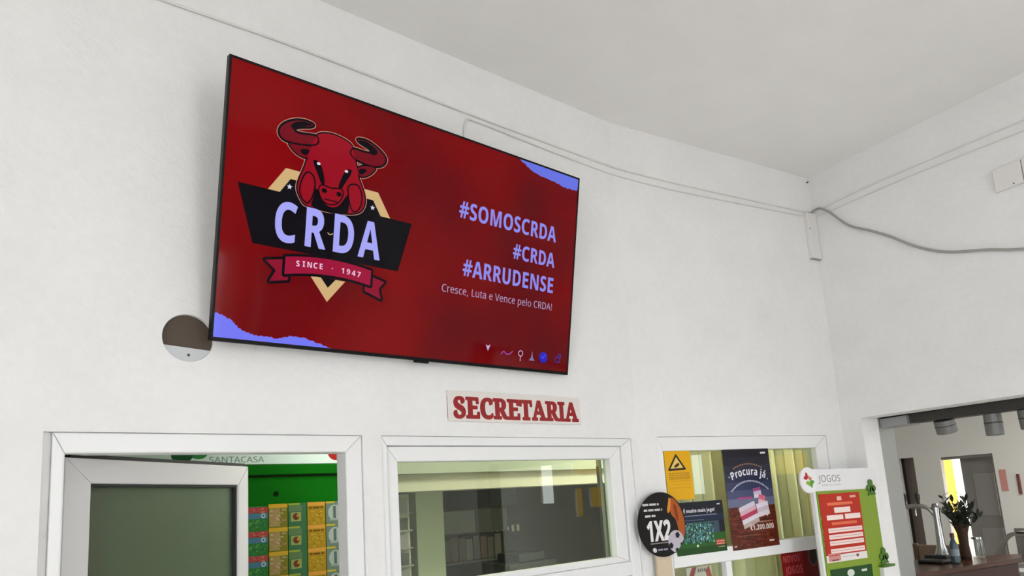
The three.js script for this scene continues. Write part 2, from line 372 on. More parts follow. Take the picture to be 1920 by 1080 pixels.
  smooth(x, [[436, 316], [475, 301], [497, 336], [494, 385], [468, 412], [452, 393], [440, 349]]); x.stroke();
  x.fillStyle = red; smooth(x, [[336, 336], [376, 344], [415, 332], [424, 354], [408, 388], [381, 402], [349, 400], [332, 376], [327, 353]]); x.fill(); x.lineWidth = 4; x.stroke();
  x.fillStyle = black; for (const cx of [349, 405]) { x.beginPath(); x.ellipse(cx, 357, 10, 8, 0, 0, 7); x.fill(); }
  x.fillRect(352, 384, 50, 4);
  x.fillStyle = '#e2dce4'; for (const cx of [322, 428]) { x.beginPath(); x.ellipse(cx, 269, 7, 5, 0, 0, 7); x.fill(); }
  // name
  x.fillStyle = lav; x.outline = 1.5;
  fit(x, 'C', 182, 258, 428, 562); fit(x, 'R', 291, 366, 428, 562); fit(x, 'D', 396, 474, 428, 562); fit(x, 'A', 494, 584, 428, 562);
  x.outline = 0;
  x.strokeStyle = tan; x.lineWidth = 4; x.beginPath(); x.moveTo(372, 500); x.quadraticCurveTo(380, 512, 392, 500); x.stroke();
  // ribbon
  x.strokeStyle = black; x.lineWidth = 18; x.fillStyle = deep;
  for (const p of [[[158, 634], [240, 618], [240, 690], [176, 703], [196, 664]], [[610, 640], [530, 622], [530, 684], [600, 706], [588, 668]]]) { line(x, p); x.stroke(); x.fillStyle = '#8a0c2c'; x.fill(); }
  const ribbon = () => { x.beginPath(); x.moveTo(226, 612); x.quadraticCurveTo(385, 578, 552, 606); x.lineTo(552, 662); x.quadraticCurveTo(385, 634, 226, 672); x.closePath(); };
  ribbon(); x.stroke(); x.fillStyle = '#9c1038'; x.fill();
  x.fillStyle = '#e6cfe6';
  const word = 'SINCE · 1947'; x.font = 'bold 27px sans-serif'; x.textAlign = 'center';
  [...word].forEach((ch, i) => { const px = 272 + i * 21, t = (px - 385) / 165; x.save(); x.translate(px, 637 + 9 * t * t - 4); x.rotate(t * 0.1); x.fillText(ch, 0, 0); x.restore(); });
  // hashtags
  x.fillStyle = '#8a8cea'; x.outline = 1;
  fit(x, '#SOMOSCRDA', 930, 1474, 257, 325); fit(x, '#CRDA', 1225, 1474, 377, 441); fit(x, '#ARRUDENSE', 965, 1474, 489, 557);
  x.outline = 0; x.fillStyle = '#a99fc8';
  fit(x, 'Cresce, Luta e Vence pelo CRDA!', 869, 1474, 605, 636, '100px sans-serif');
  // row of small marks
  x.fillStyle = '#c7b4dc'; line(x, [[1108, 824], [1120, 830], [1134, 822], [1122, 852]]); x.fill();
  x.strokeStyle = '#9a50b0'; x.lineWidth = 5; x.beginPath(); x.moveTo(1194, 860); x.quadraticCurveTo(1206, 836, 1218, 852); x.quadraticCurveTo(1236, 864, 1258, 840); x.stroke();
  x.strokeStyle = '#b9b4d8'; x.lineWidth = 4; x.beginPath(); x.arc(1304, 846, 12, 0, 7); x.moveTo(1304, 856); x.lineTo(1304, 880); x.stroke();
  x.fillStyle = '#7c74a0'; line(x, [[1372, 828], [1378, 858], [1390, 872], [1354, 872], [1366, 858]]); x.fill();
  x.fillStyle = '#2a22b8'; x.beginPath(); x.arc(1440, 852, 25, 0, 7); x.fill();
  x.fillStyle = '#4a48d8'; line(x, [[1428, 850], [1438, 862], [1454, 838], [1450, 834], [1438, 852], [1432, 845]]); x.fill();
  x.strokeStyle = '#3b2a92'; x.lineWidth = 5; x.strokeRect(1516, 844, 26, 22); x.beginPath(); x.arc(1540, 838, 9, 0, 7); x.stroke();
});
{
  const tv = thing('television', 'large flat television tilted down from the wall, showing a red CRDA bull crest', 'television', [-2.74493, 2.70598, 0.30595]);
  tv.quaternion.setFromRotationMatrix(new THREE.Matrix4().makeBasis(new THREE.Vector3(0.98569, 0.000091, -0.168569), new THREE.Vector3(0.032319, 0.981346, 0.189512), new THREE.Vector3(0.165441, -0.192248, 0.9673)));
  const w = 0.75, h = 0.43125, b = 0.0075;
  mesh('bezel', mitred(-w, w, -h, h, b, b, b, b * 1.6, 0.026, 0.0015), M.tvBody, tv);
  const sc = new THREE.BoxGeometry(2 * w - 1.8 * b, 2 * h - 2.4 * b, 0.004).translate(0, b * 0.3, -0.004);
  const uv = sc.attributes.uv, ps = sc.attributes.position;
  for (let i = 0; i < uv.count; i++) uv.setXY(i, (ps.getX(i) + w) / (2 * w), (ps.getY(i) + h) / (2 * h));
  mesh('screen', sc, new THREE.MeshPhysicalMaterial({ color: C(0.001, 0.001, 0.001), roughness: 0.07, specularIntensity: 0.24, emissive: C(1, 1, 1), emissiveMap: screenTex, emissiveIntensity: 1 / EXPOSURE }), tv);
  mesh('back_panel', rbox(-w + 0.004, w - 0.004, -h + 0.004, h - 0.004, -0.028, -0.007, 0.003), M.tvBody, tv);
  mesh('logo_bump', rbox(-0.03, 0.03, -h - 0.008, -h + 0.002, -0.018, -0.002, 0.003), M.tvBody, tv);
  mesh('wall_bracket', [rbox(-0.25, -0.21, -0.2, 0.25, -0.06, -0.027, 0.002), rbox(0.21, 0.25, -0.2, 0.25, -0.06, -0.027, 0.002), rbox(-0.3, 0.3, 0.0, 0.03, -0.10, -0.055, 0.002)], M.black, tv);
}

// ------------------------------------------------------------------ round vent, sign, cables, boxes on the walls
{
  const g = thing('round_vent', 'small round brown vent with pale lower edge, beside the television lower left corner', 'vent', A(-2.005, 2.3, 0), BETA);
  mesh('brown_disc', cyl(0.0728, 0.0728, 0.004, 48).rotateX(Math.PI / 2).translate(0, 0, -0.016), std(C(0.088, 0.062, 0.044), 0.7), g);
  const s = new THREE.Shape(); const a = Math.asin(0.40);
  s.absarc(0, 0, 0.0725, -Math.PI + a, -a, false); s.closePath();
  const plate = mesh('pale_plate', slab(s, 0.008, [], 0.001), std(C(0.55, 0.57, 0.59), 0.5), g); plate.position.z = -0.004; plate.rotation.z = -0.06;
  mesh('screw', cyl(0.004, 0.004, 0.003, 12).rotateX(Math.PI / 2).translate(0.002, -0.052, -0.003), M.dark, g);
}
{
  const tex = canvas(1024, 172, (x, W, Hh) => {
    x.fillStyle = '#ded9d3'; x.fillRect(0, 0, W, Hh);
    x.fillStyle = '#930811'; x.outline = 8; x.lineJoin = 'round'; fit(x, 'SECRETARIA', 40, 1000, 36, 150, 'bold 100px serif');
  });
  const g = new THREE.BoxGeometry(0.704, 0.118, 0.004);
  tagMesh('name_plate', 'white plastic plate with red serif lettering SECRETARIA above the window', 'sign', g, std(C(1, 1, 1), 0.35, { map: tex }), A(-0.729, 2.129, 0.003), BETA);
}
const Bp = (x, y, n) => [x, y, n], Cp = (z, y, n) => [-n, y, z];
tagMesh('cable', 'thin pale cable stapled along the whole wall just below the ceiling', 'cable',
  tube([A(-5, 3.38, 0.006), A(-3, 3.385, 0.006), A(-2.1, 3.392, 0.006), A(-1.66, 3.400, 0.006), A(-0.9, 3.386, 0.006), A(-0.37, 3.384, 0.006), A(-0.05, 3.384, 0.006), Bp(-1.5, 3.382, 0.006), Bp(-1.2, 3.378, 0.006), Bp(-0.6, 3.386, 0.006), Bp(-0.09, 3.396, 0.006), Bp(-0.012, 3.402, 0.012)], 0.0042, 160), M.cable);
tagMesh('cable', 'thin cable rising from the television top, then running under the upper cable', 'cable',
  tube([A(-0.945, 3.06, 0.03), A(-0.938, 3.22, 0.012), A(-0.928, 3.32, 0.008), A(-0.912, 3.36, 0.007), A(-0.87, 3.362, 0.006), A(-0.38, 3.348, 0.006), A(-0.07, 3.344, 0.006), Bp(-1.5, 3.341, 0.006), Bp(-1.22, 3.336, 0.006), Bp(-0.6, 3.35, 0.006), Bp(-0.13, 3.364, 0.006), Bp(-0.09, 3.368, 0.008)], 0.0036, 160), M.cable);
tagMesh('cable', 'upper thin cable along the right wall below the ceiling', 'cable', tube([Cp(0.05, 3.402, 0.005), Cp(0.3, 3.409, 0.005), Cp(0.66, 3.410, 0.005), Cp(1.17, 3.399, 0.005), Cp(2.6, 3.39, 0.005), Cp(4.9, 3.39, 0.005)], 0.0034, 80), M.cable);
tagMesh('cable', 'lower thin cable along the right wall, parallel below the upper one', 'cable', tube([Cp(0.02, 3.364, 0.005), Cp(0.3, 3.366, 0.005), Cp(0.66, 3.366, 0.005), Cp(1.17, 3.350, 0.005), Cp(2.6, 3.34, 0.005), Cp(4.9, 3.34, 0.005)], 0.0032, 80), M.cable);
tagMesh('cable', 'thick grey cable sagging loosely across the right wall from the corner', 'cable',
  tube([Bp(-0.03, 3.395, 0.02), Cp(0.03, 3.408, 0.012), Cp(0.061, 3.406, 0.016), Cp(0.123, 3.357, 0.018), Cp(0.236, 3.228, 0.016), Cp(0.351, 3.153, 0.014), Cp(0.459, 3.078, 0.014), Cp(0.568, 2.989, 0.014), Cp(0.658, 2.929, 0.014), Cp(0.753, 2.884, 0.014), Cp(0.923, 2.836, 0.012), Cp(1.08, 2.785, 0.012), Cp(1.6, 2.7, 0.012), Cp(2.6, 2.72, 0.012)], 0.0068, 160), M.greyCable);
{
  const g = thing('cable_trunking', 'short white plastic trunking box set upright in the corner under the cables', 'trunking', [-0.045, 3.09, 0], 0);
  mesh('cover', rbox(-0.042, 0.042, 0.004, 0.295, 0, 0.026, 0.003), M.plastic, g);
  mesh('end_cap', rbox(-0.040, 0.042, 0, 0.006, 0, 0.024, 0.001), M.metal, g);
  mesh('screw', cyl(0.004, 0.004, 0.003, 12).rotateX(Math.PI / 2).translate(-0.036, 0.19, 0.027), M.dark, g);
}
{
  const g = thing('junction_box', 'white plastic junction box high on the right wall at the picture edge', 'junction box', [0, 3.1, 1.1], TC);
  mesh('cover', rbox(-0.095, 0.03, 0, 0.115, 0, 0.018, 0.004), M.plastic, g);
  mesh('lid', rbox(0.034, 0.13, -0.01, 0.12, 0, 0.022, 0.004), M.plastic, g);
  mesh('screw', cyl(0.0035, 0.0035, 0.003, 12).rotateX(Math.PI / 2).translate(-0.012, 0.012, 0.0185), M.dark, g);
}
tagMesh('nail', 'small dark nail in the corner just under the ceiling', 'nail', cyl(0.004, 0.004, 0.012, 10).rotateX(Math.PI / 2), M.dark, [-0.012, 3.6, 0.006]);

// ------------------------------------------------------------------ posters and signs on the second window
const paper = (tex, rough = 0.3, tone = 1) => new THREE.MeshPhysicalMaterial({ color: C(tone, tone, tone), roughness: rough, specularIntensity: 0.35, map: tex });
function poster(name, label, corners, tex, z, tilt = 0) {
  const [x0, x1, y0, y1] = corners;
  const m = tagMesh(name, label, 'poster', sheet(x1 - x0, y1 - y0, 0.0012), paper(tex), [(x0 + x1) / 2, (y0 + y1) / 2, z]);
  m.rotation.z = tilt;
  return m;
}
poster('warning_notice', 'yellow notice with a black warning triangle at the window upper left', [-1.411, -1.238, 1.712, 1.949], canvas(256, 350, (x, W, Hh) => {
  x.fillStyle = '#e0a800'; x.fillRect(0, 0, W, Hh);
  x.strokeStyle = '#2a1d04'; x.lineWidth = 15; x.lineJoin = 'round'; x.fillStyle = '#e2c368'; line(x, [[112, 30], [190, 130], [34, 134]]); x.fill(); x.stroke();
  x.fillStyle = '#40280a'; smooth(x, [[82, 112], [110, 92], [136, 84], [140, 100], [118, 114], [92, 120]]); x.fill();
  for (const y of [156, 170, 184, 196]) strokes(x, 26, 232, y, 8, '#a67c06');
  strokes(x, 30, 236, 214, 5, '#c08c00'); for (const y of [236, 262]) strokes(x, 34, 230, y, 5, '#cb9500');
}), -0.0055);
poster('football_poster', 'dark blue and green poster of a football scene behind the round sign', [-1.388, -1.052, 1.448, 1.698], canvas(512, 380, (x, W, Hh) => {
  x.fillStyle = '#0c1220'; x.fillRect(0, 0, W, Hh);
  x.fillStyle = '#16233f'; x.fillRect(0, 96, W, 50); x.fillStyle = '#3a4a5c'; x.fillRect(0, 150, W - 60, 90);
  x.fillStyle = '#245a1c'; x.fillRect(0, 236, W, 144); x.fillStyle = '#1b4416'; x.fillRect(0, 330, W, 50);
  for (let k = 0; k < 900; k++) { x.fillStyle = ['#3f7f86', '#8fb9bd', '#23453f', '#2f6f3a', '#101a24'][Math.floor(rnd() * 5)]; const px = 230 + 170 * (rnd() + rnd() - 1); x.fillRect(px, rr(150, 290), rr(4, 14), rr(6, 20)); }
  x.fillStyle = '#e6e2ee'; fit(x, 'É muito mais jogo!', 100, 420, 52, 78); strokes(x, 50, 440, 98, 7, '#8791a4');
  strokes(x, 40, 300, 132, 5, '#5f7088');
  x.fillStyle = '#e9e4cf'; x.beginPath(); x.arc(210, 322, 10, 0, 7); x.fill();
  x.fillStyle = '#b0402c'; x.fillRect(400, 290, 96, 40); strokes(x, 410, 490, 300, 7, '#e0b0a0'); strokes(x, 410, 490, 318, 7, '#e0b0a0'); strokes(x, 420, 490, 342, 6, '#c9a38c');
  x.fillStyle = '#c6c8d4'; x.fillRect(450, 22, 34, 10);
}), -0.0045);
poster('night_sky_poster', 'tall night-sky poster with white title Procura já and red-brown ground', [-1.012, -0.661, 1.442, 1.951], canvas(420, 600, (x, W, Hh) => {
  const stripes = ['#17151f', '#1d1c2b', '#242539', '#2d3049', '#383d5c', '#4a506f', '#666b86']; stripes.forEach((c, i) => { x.fillStyle = c; x.fillRect(0, i * 50, W, 52); });
  x.fillStyle = '#5a2114'; x.fillRect(0, 350, W, 250);
  for (let k = 0; k < 700; k++) { x.fillStyle = ['#6d2a18', '#4a1a10', '#7c3a22', '#381410'][Math.floor(rnd() * 4)]; x.fillRect(rr(0, W), rr(348, 598), rr(10, 60), rr(2, 6)); }
  x.fillStyle = '#d8d4da'; x.fillRect(340, 20, 48, 12);
  const arc = (str, y, r, size, col, wgt = 'bold') => { x.font = `${wgt} ${size}px sans-serif`; x.fillStyle = col; x.textAlign = 'center'; const tot = x.measureText(str).width; let p = -tot / 2; for (const ch of str) { const cw = x.measureText(ch).width, an = (p + cw / 2) / r; x.save(); x.translate(210 + r * Math.sin(an), y + r * (1 - Math.cos(an))); x.rotate(an); x.fillText(ch, 0, 0); x.restore(); p += cw; } };
  for (let k = -6; k <= 6; k++) { const an = k * 0.065; x.save(); x.translate(210 + 330 * Math.sin(an), 92 + 330 * (1 - Math.cos(an))); x.rotate(an); x.fillStyle = '#8a6a4a'; x.fillRect(-8, -5, 15, 9); x.restore(); }
  arc('Procura já', 160, 420, 64, '#e9e6ee');
  for (let k = -13; k <= 13; k++) { const an = k * 0.05; x.save(); x.translate(210 + 270 * Math.sin(an), 196 + 270 * (1 - Math.cos(an))); x.rotate(an); x.fillStyle = '#c3c2d2'; x.fillRect(-5, -5, 9, 10); x.restore(); }
  star2(x, 36, 168, 9); star2(x, 380, 190, 9);
  const tick = (cx, cy, a, w, h, cols) => { x.save(); x.translate(cx, cy); x.rotate(a); cols.forEach((c, i) => { x.fillStyle = c; x.fillRect(-w / 2, -h / 2 + i * h / cols.length, w, h / cols.length + 1); }); x.restore(); };
  tick(270, 270, -0.1, 70, 60, ['#a04a86', '#c9b8d0', '#d9d2de']); tick(300, 330, 0.25, 60, 90, ['#d56a86', '#e3b3bd', '#c46a7c']);
  x.fillStyle = '#a8447c'; x.fillRect(90, 292, 130, 12);
  tick(175, 400, -0.25, 150, 130, ['#cfc7d4', '#d3a9b4', '#b23a58', '#d8d2da', '#b9a7a2']); tick(305, 372, -0.15, 110, 80, ['#d9d2de', '#c7b6c2', '#d8cfd6']);
  strokes(x, 190, 380, 444, 6, '#a98a7c'); x.fillStyle = '#dccfc8'; fit(x, '€1.200.000', 170, 385, 462, 494);
  star2(x, 340, 410, 12); strokes(x, 40, 250, 520, 3, '#8a5a46');
  x.fillStyle = '#c9bdb6'; x.fillRect(330, 560, 46, 10); x.fillRect(14, 574, 22, 8);
}), -0.0045, 0.006);
function star2(x, cx, cy, r) { x.fillStyle = '#d8cfc8'; x.beginPath(); for (let k = 0; k < 8; k++) { const a = k * Math.PI / 4, q = k % 2 ? r * 0.35 : r; x.lineTo(cx + q * Math.cos(a), cy + q * Math.sin(a)); } x.closePath(); x.fill(); }
poster('red_leaflet', 'dark red leaflet with pink lettering NOVOS in the lower window', [-0.625, -0.33, 1.10, 1.392], canvas(256, 256, (x, W, Hh) => {
  x.fillStyle = '#7c120f'; x.fillRect(0, 0, W, Hh); x.fillStyle = '#5e0c0c'; x.fillRect(150, 0, 106, 256);
  x.fillStyle = '#b4505a'; fit(x, 'NOVOS', 12, 128, 12, 44); fit(x, 'JOGOS', 16, 140, 62, 98);
  x.fillStyle = '#1c120a'; x.beginPath(); x.ellipse(226, 30, 30, 44, 0, 0, 7); x.fill(); x.strokeStyle = '#6a3a30'; x.lineWidth = 8; x.stroke();
}), -0.0345);
poster('folded_leaflet', 'white and red leaflet peeping above the lower window sill edge', [-1.31, -1.14, 1.15, 1.384], canvas(256, 340, (x, W, Hh) => {
  x.fillStyle = '#cfc8c6'; x.fillRect(0, 0, W, Hh);
  x.fillStyle = '#9c3a44'; line(x, [[0, 90], [60, 0], [104, 0], [40, 120], [0, 200]]); x.fill();
  x.fillStyle = '#b04a3c'; line(x, [[190, 30], [230, 0], [256, 90], [210, 120]]); x.fill();
  x.fillStyle = '#6a6468'; for (let k = 0; k < 4; k++) x.fillRect(112 + 22 * k, 14, 15, 24);
}), -0.0385);

// round 1X2 sign on its stick
{
  const tex = canvas(512, 512, (x, W) => {
    x.fillStyle = '#0d0b0c'; x.fillRect(0, 0, W, W);
    x.fillStyle = '#a8541c'; smooth(x, [[360, 40], [430, 70], [490, 170], [512, 300], [470, 400], [430, 330], [410, 220], [370, 200], [340, 130]]); x.fill();
    x.fillStyle = '#d98c34'; smooth(x, [[352, 40], [372, 60], [360, 140], [330, 180], [318, 150], [340, 90]]); x.fill();
    x.fillStyle = '#7a3412'; smooth(x, [[392, 90], [430, 120], [440, 250], [420, 240], [400, 170]]); x.fill();
    for (const [y, a, b] of [[86, 62, 236], [130, 70, 268], [176, 78, 190]]) strokes(x, a, b, y, 17, '#cdc8c8');
    x.fillStyle = '#e4e0e0'; x.outline = 4; fit(x, '1X2', 88, 340, 226, 380); x.outline = 0;
    x.fillStyle = '#8c8486'; x.fillRect(110, 396, 190, 9);
    x.fillStyle = '#b9b2be'; x.beginPath(); x.arc(390, 400, 88, 0, 7); x.fill();
    x.fillStyle = '#14121a'; for (const [a, b, r] of [[410, 352, 26], [330, 430, 26], [450, 430, 20], [392, 470, 20]]) { x.beginPath(); for (let k = 0; k < 5; k++) x.lineTo(a + r * Math.cos(k * 1.2566), b + r * Math.sin(k * 1.2566)); x.closePath(); x.fill(); }
    x.fillStyle = '#d8d4d8'; x.beginPath(); x.ellipse(150, 452, 22, 18, 0.5, 0, 7); x.fill(); strokes(x, 186, 290, 446, 14, '#9a8ca4');
  });
  const g = thing('round_sign', 'round black betting sign reading 1X2, with football, on a beige stick', 'sign', [-1.503, 1.607, 0.035], 0.02);
  const disc = new THREE.CylinderGeometry(0.148, 0.148, 0.006, 64).rotateX(Math.PI / 2);
  const uv = disc.attributes.uv, ps = disc.attributes.position;
  for (let i = 0; i < uv.count; i++) uv.setXY(i, ps.getX(i) / 0.296 + 0.5, ps.getY(i) / 0.296 + 0.5);
  mesh('disc', disc, paper(tex, 0.4), g);
  mesh('stick', rbox(-0.05, 0.045, -0.62, -0.12, -0.018, -0.004, 0.003), std(C(0.62, 0.5, 0.36), 0.6), g);
}

// ------------------------------------------------------------------ lottery display stand in the corner
{
  const g = thing('display_stand', 'white and green JOGOS display stand with a round clover logo, in the corner', 'display stand', [-0.325, 0, 0.2], 0);
  const X = (x) => x + 0.325;
  const back = new THREE.Shape(); back.moveTo(X(-0.604), 0.55); back.lineTo(X(-0.045), 0.55); back.lineTo(X(-0.052), 1.80); back.quadraticCurveTo(X(-0.056), 1.812, X(-0.07), 1.812); back.lineTo(X(-0.604), 1.824); back.closePath();
  mesh('back_board', slab(back, 0.025, [], 0.003), M.white, g);
  const top = canvas(768, 180, (x, W, Hh) => {
    x.fillStyle = '#e3e2e4'; x.fillRect(0, 0, W, Hh);
    x.fillStyle = '#7a7d78'; fit(x, 'JOGOS', 60, 320, 50, 106, '100px sans-serif'); x.fillStyle = '#b79a9a'; fit(x, 'SANTA CASA', 95, 318, 124, 140, '100px sans-serif');
  });
  const head = mesh('header', sheet(0.545, 0.112, 0.004), paper(top, 0.4), g); head.position.set(X(-0.330), 1.762, 0.001); head.rotation.z = -0.012;
  const logo = canvas(256, 256, (x, W) => {
    x.fillStyle = '#e8e6e6'; x.fillRect(0, 0, W, W);
    const heart = (cx, cy, a, r, c) => { x.save(); x.translate(cx, cy); x.rotate(a); x.fillStyle = c; smooth(x, [[0, r], [-r, 0], [-r * 0.8, -r * 0.8], [0, -r * 0.3], [r * 0.8, -r * 0.8], [r, 0]]); x.fill(); x.restore(); };
    heart(96, 92, -0.9, 42, '#b02634'); heart(150, 110, 0.5, 30, '#c87a5a'); heart(170, 160, 2.2, 44, '#4f9a34'); heart(116, 158, 3.6, 34, '#8cae3c');
  });
  const lg = new THREE.CylinderGeometry(0.066, 0.066, 0.008, 48).rotateX(Math.PI / 2), u = lg.attributes.uv, q = lg.attributes.position;
  for (let i = 0; i < u.count; i++) u.setXY(i, q.getX(i) / 0.132 + 0.5, q.getY(i) / 0.132 + 0.5);
  const lm = mesh('round_logo', lg, paper(logo, 0.4), g); lm.position.set(X(-0.640), 1.768, 0.002);
  const green = std(S(122, 150, 16), 0.5), leafGreen = std(S(62, 108, 16), 0.6);
  mesh('green_panel', slab(poly([[X(-0.588), 0.6], [X(-0.085), 0.6], [X(-0.092), 1.702], [X(-0.588), 1.708]]), 0.006), green, g).position.z = 0.006;
  const clover = (cx, cy, r) => { const o = []; for (let k = 0; k < 3; k++) { const a = Math.PI / 2 + (k - 1) * 1.9, s = new THREE.Shape(); const px = cx + 0.75 * r * Math.cos(a), py = cy + 0.75 * r * Math.sin(a); s.absellipse(px, py, r * 0.62, r * 0.62, 0, Math.PI * 2); o.push(slab(s, 0.006)); } o.push(slab(poly([[cx - r * 1.2, cy - r * 1.5], [cx + r * 1.2, cy - r * 1.4], [cx + r * 0.4, cy], [cx - r * 0.3, cy]]), 0.006)); return o; };
  mesh('clover_emblem', clover(X(-0.125), 1.712, 0.03), leafGreen, g).position.z = 0.010;
  mesh('clover_emblem', clover(X(-0.10), 1.345, 0.03), leafGreen, g).position.z = 0.012;
  mesh('white_pocket', rbox(X(-0.150), X(-0.045), 1.05, 1.285, 0, 0.03, 0.003), M.white, g);
  mesh('pocket_rim', rbox(X(-0.150), X(-0.045), 1.285, 1.297, 0, 0.034, 0.003), leafGreen, g);
  mesh('leg', box(X(-0.55), X(-0.51), 0.02, 0.56, -0.02, -0.002), M.white, g);
  mesh('leg', box(X(-0.15), X(-0.11), 0.02, 0.56, -0.02, -0.002), M.white, g);
  mesh('base', rbox(X(-0.58), X(-0.06), 0, 0.025, -0.12, 0.15, 0.005), M.white, g);
  poster('red_game_notice', 'red notice with white bars of print on the green stand', [-0.581, -0.242, 1.346, 1.692], canvas(400, 420, (x, W, Hh) => {
    x.fillStyle = '#b4281c'; x.fillRect(0, 0, W, Hh);
    const bar = (a, b, y, h, c) => { x.fillStyle = c; x.fillRect(a, y, b - a, h); };
    bar(170, 215, 20, 26, '#e8b8a8'); bar(300, 360, 18, 14, '#d8a8a0'); bar(70, 320, 56, 18, '#e07050');
    bar(130, 290, 88, 34, '#ecdcd6'); bar(50, 210, 134, 30, '#f0dcd4'); bar(228, 384, 132, 32, '#eedad6'); bar(90, 340, 178, 18, '#de6a4c');
    for (const y of [214, 254, 292, 340]) { bar(50, 386, y, 28, '#f0d8d2'); strokes(x, 60, 376, y + 11, 5, '#c9a3a4'); }
    bar(0, 400, 376, 44, '#e2ddd8'); bar(20, 136, 366, 48, '#cf8c86'); strokes(x, 30, 128, 374, 8, '#b04a48'); bar(50, 116, 404, 6, '#3a3020'); bar(290, 316, 386, 16, '#8a3a4a'); strokes(x, 150, 280, 392, 4, '#b9b2b0');
  }), 0.2085, -0.008);
  poster('dark_green_notice', 'dark green notice with white print at the foot of the stand', [-0.566, -0.218, 0.97, 1.312], canvas(256, 256, (x, W) => {
    x.fillStyle = '#1f4a20'; x.fillRect(0, 0, W, W); x.fillStyle = '#d4d8d0'; x.beginPath(); x.ellipse(120, 22, 22, 14, 0, 0, 7); x.fill(); x.fillRect(188, 14, 34, 9); x.fillRect(130, 44, 60, 12);
  }), 0.2085, -0.008);
}

// ------------------------------------------------------------------ vertical blind behind the second window
{
  const g = thing('vertical_blind', 'pale yellow-green vertical slat blind behind the poster window', 'blind', [0, 0, -0.135], 0);
  const tones = [C(0.84, 0.79, 0.61), C(0.78, 0.73, 0.55), C(0.88, 0.83, 0.66)].map((c) => new THREE.MeshPhysicalMaterial({ color: c, roughness: 1, transmission: 0.35, thickness: 0 }));
  const slatGeo = new RoundedBoxGeometry(0.096, 1.25, 0.004, 1, 0.001);
  for (let k = 0; k < 19; k++) {
    const m = mesh('slat', slatGeo, tones[k % 3], g);
    m.position.set(-1.50 + k * 0.083, 1.42, 0.007 * (k % 2) - 0.0035 + 0.002 * Math.sin(k * 2.1)); m.rotation.y = 0.12 + 0.09 * Math.sin(k * 1.7);
  }
  mesh('head_rail', rbox(-1.54, 0.12, 2.06, 2.1, -0.03, 0.03, 0.003), M.frame, g);
}

